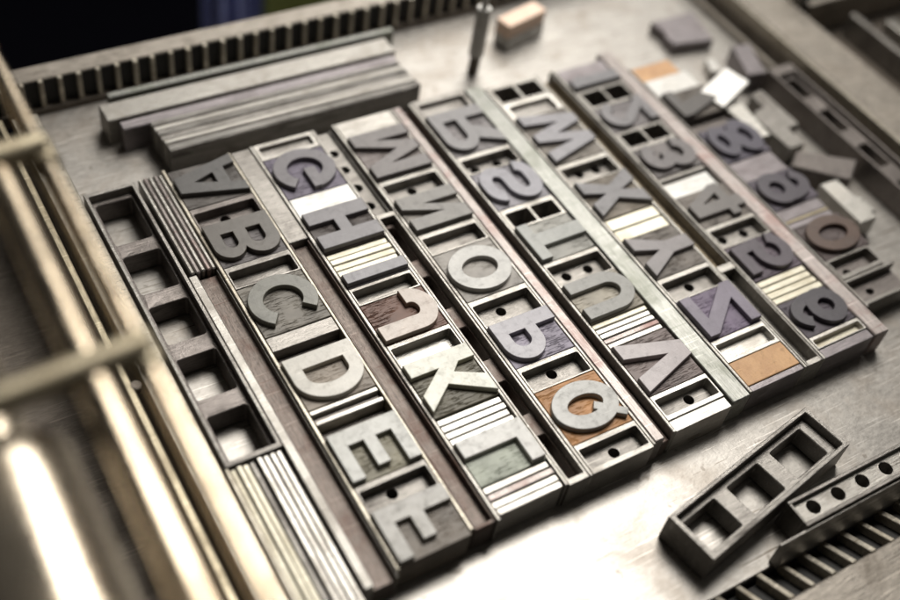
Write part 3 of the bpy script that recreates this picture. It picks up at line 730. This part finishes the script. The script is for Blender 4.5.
slab('loose_slug', [(24.2, -3.45), (24.3, -5.72), (25.1, -5.72), (25.18, -4.62), (25.82, -4.6), (25.8, -2.1), (25.1, -2.2), (25.0, -3.1), (24.5, -3.15)], .02, .9, 'furn', 'grey stepped slug lying beside the long dark hollow furniture', 'metal slug', .04)
slab('loose_slug', [(23.45, -6.62), (24.35, -5.98), (26.5, -7.45), (25.3, -8.3)], .004, 1.0, 'furn_dk', 'dark slug lying askew between the stepped slug and a pale bar', 'metal slug', .05)
slab('loose_bar', [(23.82, -7.98), (23.82, -10.4), (24.7, -10.4), (24.75, -8.0)], .02, 1.0, 'lead', 'short pale grey bar lying beside the numeral 0', 'metal bar', .03)

slab('loose_slug', [(25.25, 1.0), (24.9, .2), (25.35, .0), (25.7, .85)], .004, .5, 'white', 'tiny white slug lying between the square grey slug and the narrow purplish slug', 'metal slug', .03)
slab('loose_slug', [(24.95, -8.9), (25.0, -9.9), (25.3, -9.9), (25.3, -8.95)], .004, .7, 'lead', 'small pale slug lying on the far side of the short pale bar', 'metal slug', .03)
# hollow furniture by the far bed rail
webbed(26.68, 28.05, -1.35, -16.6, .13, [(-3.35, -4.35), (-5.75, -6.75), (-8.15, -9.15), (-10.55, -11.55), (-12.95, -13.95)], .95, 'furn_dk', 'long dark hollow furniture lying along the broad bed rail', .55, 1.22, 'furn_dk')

# loose frame in the near corner
A0 = (8.25, -17.6); ang = math.atan2(1.24, 6.81)
mt = Matrix.Translation((A0[0], A0[1], 0)) @ Matrix.Rotation(ang, 4, 'Z')
org = (11.8, -17.8, 0)
r = empty('hollow_furniture', org, 'loose oblong metal frame with three openings lying askew on the bed', 'metal furniture')
b = bmesh.new(); bm_plate(b, [rect(0, 7.02, -1.84, 0), rect(.2, 6.84, -1.68, -.14, .04)], .02, 1.22, .025, 0, mt); link('rim', b, 'furn', r, org)
b = bmesh.new(); bm_plate(b, [rect(.188, 6.852, -1.692, -.128), rect(.36, 1.92, -1.53, -.36, .06), rect(2.56, 4.12, -1.53, -.36, .06), rect(4.78, 6.42, -1.53, -.36, .06)], .04, .86, .03, 0, mt); link('cross_web', b, 'furn', r, org)

# perforated furniture and low bar in front of it
org = (16.5, -19.3, 0)
r = empty('perforated_furniture', org, 'long metal furniture with a row of round holes lying beside the loose frame', 'metal furniture')
b = bmesh.new()
bm_box(b, 12.03, 24.5, -18.99, -18.87, .004, 1.2, .02); bm_box(b, 12.03, 24.5, -19.83, -19.7, .004, 1.2, .02); bm_box(b, 12.03, 12.13, -19.70, -18.99, .004, 1.195, .015)
link('side_wall', b, 'furn', r, org)
hs = [(12.85 + 1.09 * k, -19.33) for k in range(11)]
b = bmesh.new(); bm_plate(b, [rect(12.12, 24.4, -19.705, -18.985)] + [circ(hx, hy, .24) for hx, hy in hs], .02, 1.0, .01); link('holed_floor', b, 'furn_lt', r, org)
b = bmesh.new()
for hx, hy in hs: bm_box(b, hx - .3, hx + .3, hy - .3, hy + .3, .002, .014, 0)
link('hole_shade', b, 'hole', r, org)  # black plates under the row of holes, painted shade
b = bmesh.new()
bm_plate(b, [[(-20.2, .02), (-19.86, .02), (-19.86, 1.05), (-19.92, 1.05), (-20.2, .5)]], 10.9, 24, .02, 0, Matrix(((0, 0, 1, 0), (1, 0, 0, 0), (0, 1, 0, 0), (0, 0, 0, 1))))
tag(link('sloped_bar', b, 'furn', None, (17, -20, 0)), 'dull sloping bar between the round holes and the rungs of the near rail', 'metal bar')

# ================================================================== rollers over the near-left edge
RZ = 11.0
org = (-6, -12, 0)
R1, R2, RR = -5.70, -6.82, (-8.95, 9.3)
r = empty('roller_carriage', org, 'blurred carriage of guide rods and cross bars above the side of the bed', 'roller carriage')
b = bmesh.new(); bm_cyl(b, (R1, -36, RZ), (R1, 3.5, RZ), .255, 48, .255, .05); link('guide_rod', b, 'rod', r, org)
b = bmesh.new(); bm_cyl(b, (R2, -36, RZ), (R2, 3.5, RZ), .40, 48, .40, .05); link('guide_rod', b, 'rod', r, org)
for yb in (-12.95, -6.25):
    b = bmesh.new(); bm_cyl(b, (-13, yb - .35, RZ + .3), (R1 + .1, yb + .08, RZ + .3), .33, 40, .33, .05); link('cross_bar', b, 'brass', r, org)
    b = bmesh.new(); bm_cyl(b, (R1, yb - .45, RZ), (R1, yb + .55, RZ), .35, 40, .35, .05); link('clamp', b, 'brass', r, org)
b = bmesh.new(); bm_cyl(b, (R1, 3.5, RZ), (R1, -1.8, RZ), .285, 40, .285, .03); link('coppery_highlight', b, 'rod_glint', r, org)  # highlight of the guide rod, built as a coppery tube around it
r = empty('roller', (RR[0], -15, 0), 'big shiny steel roller, blurred at the near corner', 'roller')
b = bmesh.new(); bm_cyl(b, (RR[0], -36, RR[1]), (RR[0], -13.3, RR[1]), 1.42, 96, 1.42, .08); link('roller_drum', b, 'chrome', r, (RR[0], -15, 0))
b = bmesh.new(); bm_cyl(b, (RR[0], -13.3, RR[1]), (RR[0], 3.5, RR[1]), .75, 64, .75, .08); link('roller_shaft', b, 'chrome', r, (RR[0], -15, 0))
r = empty('brass_rail', (-4.35, -8, 0), 'thin brass rail with a screw beside the pale ruled strip', 'brass rail')
b = bmesh.new(); bm_box(b, -4.52, -4.28, -30, 7.2, .2, 1.2, .04); link('rail_bar', b, 'brass', r, (-4.35, -8, 0))
b = bmesh.new(); bm_cyl(b, (-4.2, -6.35, .9), (-4.2, -6.35, 1.22), .17, 28, .17, .03); link('screw_head', b, 'iron_dark', r, (-4.35, -8, 0))
# shaded side frame of the press under the rollers
b = bmesh.new(); bm_box(b, -14, -4.6, -34, 9.5, -6, -2.5, .1); setting(link('side_frame', b, 'iron_dark'))

# ================================================================== beyond the bed
org = (35, -2, 0)
r = empty('tool_tray', org, 'dark blurred tray beyond the broad bed rail', 'tray')
b = bmesh.new(); bm_box(b, 31.6, 44, -24, 1.5, -1.2, -.4, .05); link('tray_floor', b, 'iron_dark', r, org)
b = bmesh.new(); bm_box(b, 31.5, 31.75, -24, 1.6, -.4, .9, .05); link('tray_wall', b, 'iron_dark', r, org)
b = bmesh.new(); bm_box(b, 31.9, 44, 1.5, 1.9, -.4, 1.5, .05); link('tray_wall', b, 'rail', r, org)
for k, (x, y0, y1, z, w, mt_, lb) in enumerate(((32.35, .3, -9, .45, .2, 'furn_dk', 'dull thin bar lying in the dark tray nearest the bed rail'),
                                         (34.3, .9, -4.2, .9, .32, 'furn', 'grey bar catching light in the middle of the dark tray'),
                                         (35.7, -.2, -6, .9, .6, 'furn_lt', 'pale bar at the corner of the picture in the dark tray'))):
    fbox('tray_bar', x, x + w, y0, y1, -.38, z, mt_, lb, 'metal bar', None, .05)
fbox('post', 31.2, 32.0, 2.9, 2.1, -1, 3.2, 'white_post', 'short grey upright post at the far end of the dark tray', 'post', None, .05)
b = bmesh.new()
n = 26
vs = []
for i in range(n + 1):
    t = i / n; x = 10.6 + 3.6 * t; y = 25 + .25 * math.sin(t * 17) + .15 * math.sin(t * 41)
    vs.append((x, y))
bm_plate(b, [vs + [(p[0], p[1] + .35) for p in vs[::-1]]], -30, -4, .05)
tag(link('cloth', b, 'blue', None, (12.4, 25, -30)), 'blue cloth hanging blurred in the dark behind the far rail', 'cloth')
b = bmesh.new(); bm_box(b, 14.8, 21, 26, 27.5, -45, -5.5, .3); bm_box(b, 14.9, 20.9, 25.93, 26.1, -40, -6.5, .1)
tag(link('cabinet', b, 'grn', None, (18, 26, -45)), 'green painted cabinet blurred in the dark behind the far rail', 'cabinet')
b = bmesh.new(); bm_box(b, -300, 400, -200, 500, -46.5, -45, 0); setting(link('floor', b, 'floor'))

# ================================================================== light, world, camera
w = bpy.data.worlds.new('World'); SC.world = w; w.use_nodes = True
bg = w.node_tree.nodes['Background']; bg.inputs[0].default_value = (1.0, .95, .88, 1); bg.inputs[1].default_value = .055

def area(name, loc, aim, sx, sy, power, col):
    l = bpy.data.lights.new(name, 'AREA'); l.shape = 'RECTANGLE'; l.size = sx * S; l.size_y = sy * S
    l.energy = power; l.color = col
    o = bpy.data.objects.new(name, l); COL.objects.link(o)
    o.location = Vector(loc) * S
    o.rotation_euler = (Vector(aim) - Vector(loc)).to_track_quat('-Z', 'Y').to_euler()
    return o
cen = Vector((8, -8, 0))
def sky_panel(name, d, dist, sx, sy, power, col):
    area(name, cen + Vector(d).normalized() * dist, cen, sx, sy, power, col)
sky_panel('ceiling_light', (.31, .33, .89), 75, 32, 32, 19, (1.0, .965, .91))
sky_panel('window_light', (.44, .68, .58), 85, 50, 30, 5, (1.0, .97, .92))

cam = bpy.data.cameras.new('camera'); co = bpy.data.objects.new('camera', cam); COL.objects.link(co)
rows = [(.8537142742, -.5040752105, .1306909338), (-.3060479482, -.6887349945, -.6572509117), (.4213153111, .5211067928, -.7422540799)]
xa, ya, za = Vector(rows[0]), -Vector(rows[1]), -Vector(rows[2])
mw = Matrix((xa, ya, za)).transposed().to_4x4()
mw.translation = Vector((-9.83617123, -27.62657408, 30.11122545)) * S
co.matrix_world = mw
cam.sensor_width = 36; cam.lens = 1133.70272 / 900 * 36
cam.clip_start = .005; cam.clip_end = 60
cam.dof.use_dof = True; cam.dof.focus_distance = 37.9 * S; cam.dof.aperture_fstop = 2.7; cam.dof.aperture_blades = 0
SC.camera = co
SC.view_settings.view_transform = 'Standard'; SC.view_settings.look = 'None'
SC.view_settings.exposure = 0; SC.view_settings.gamma = 1
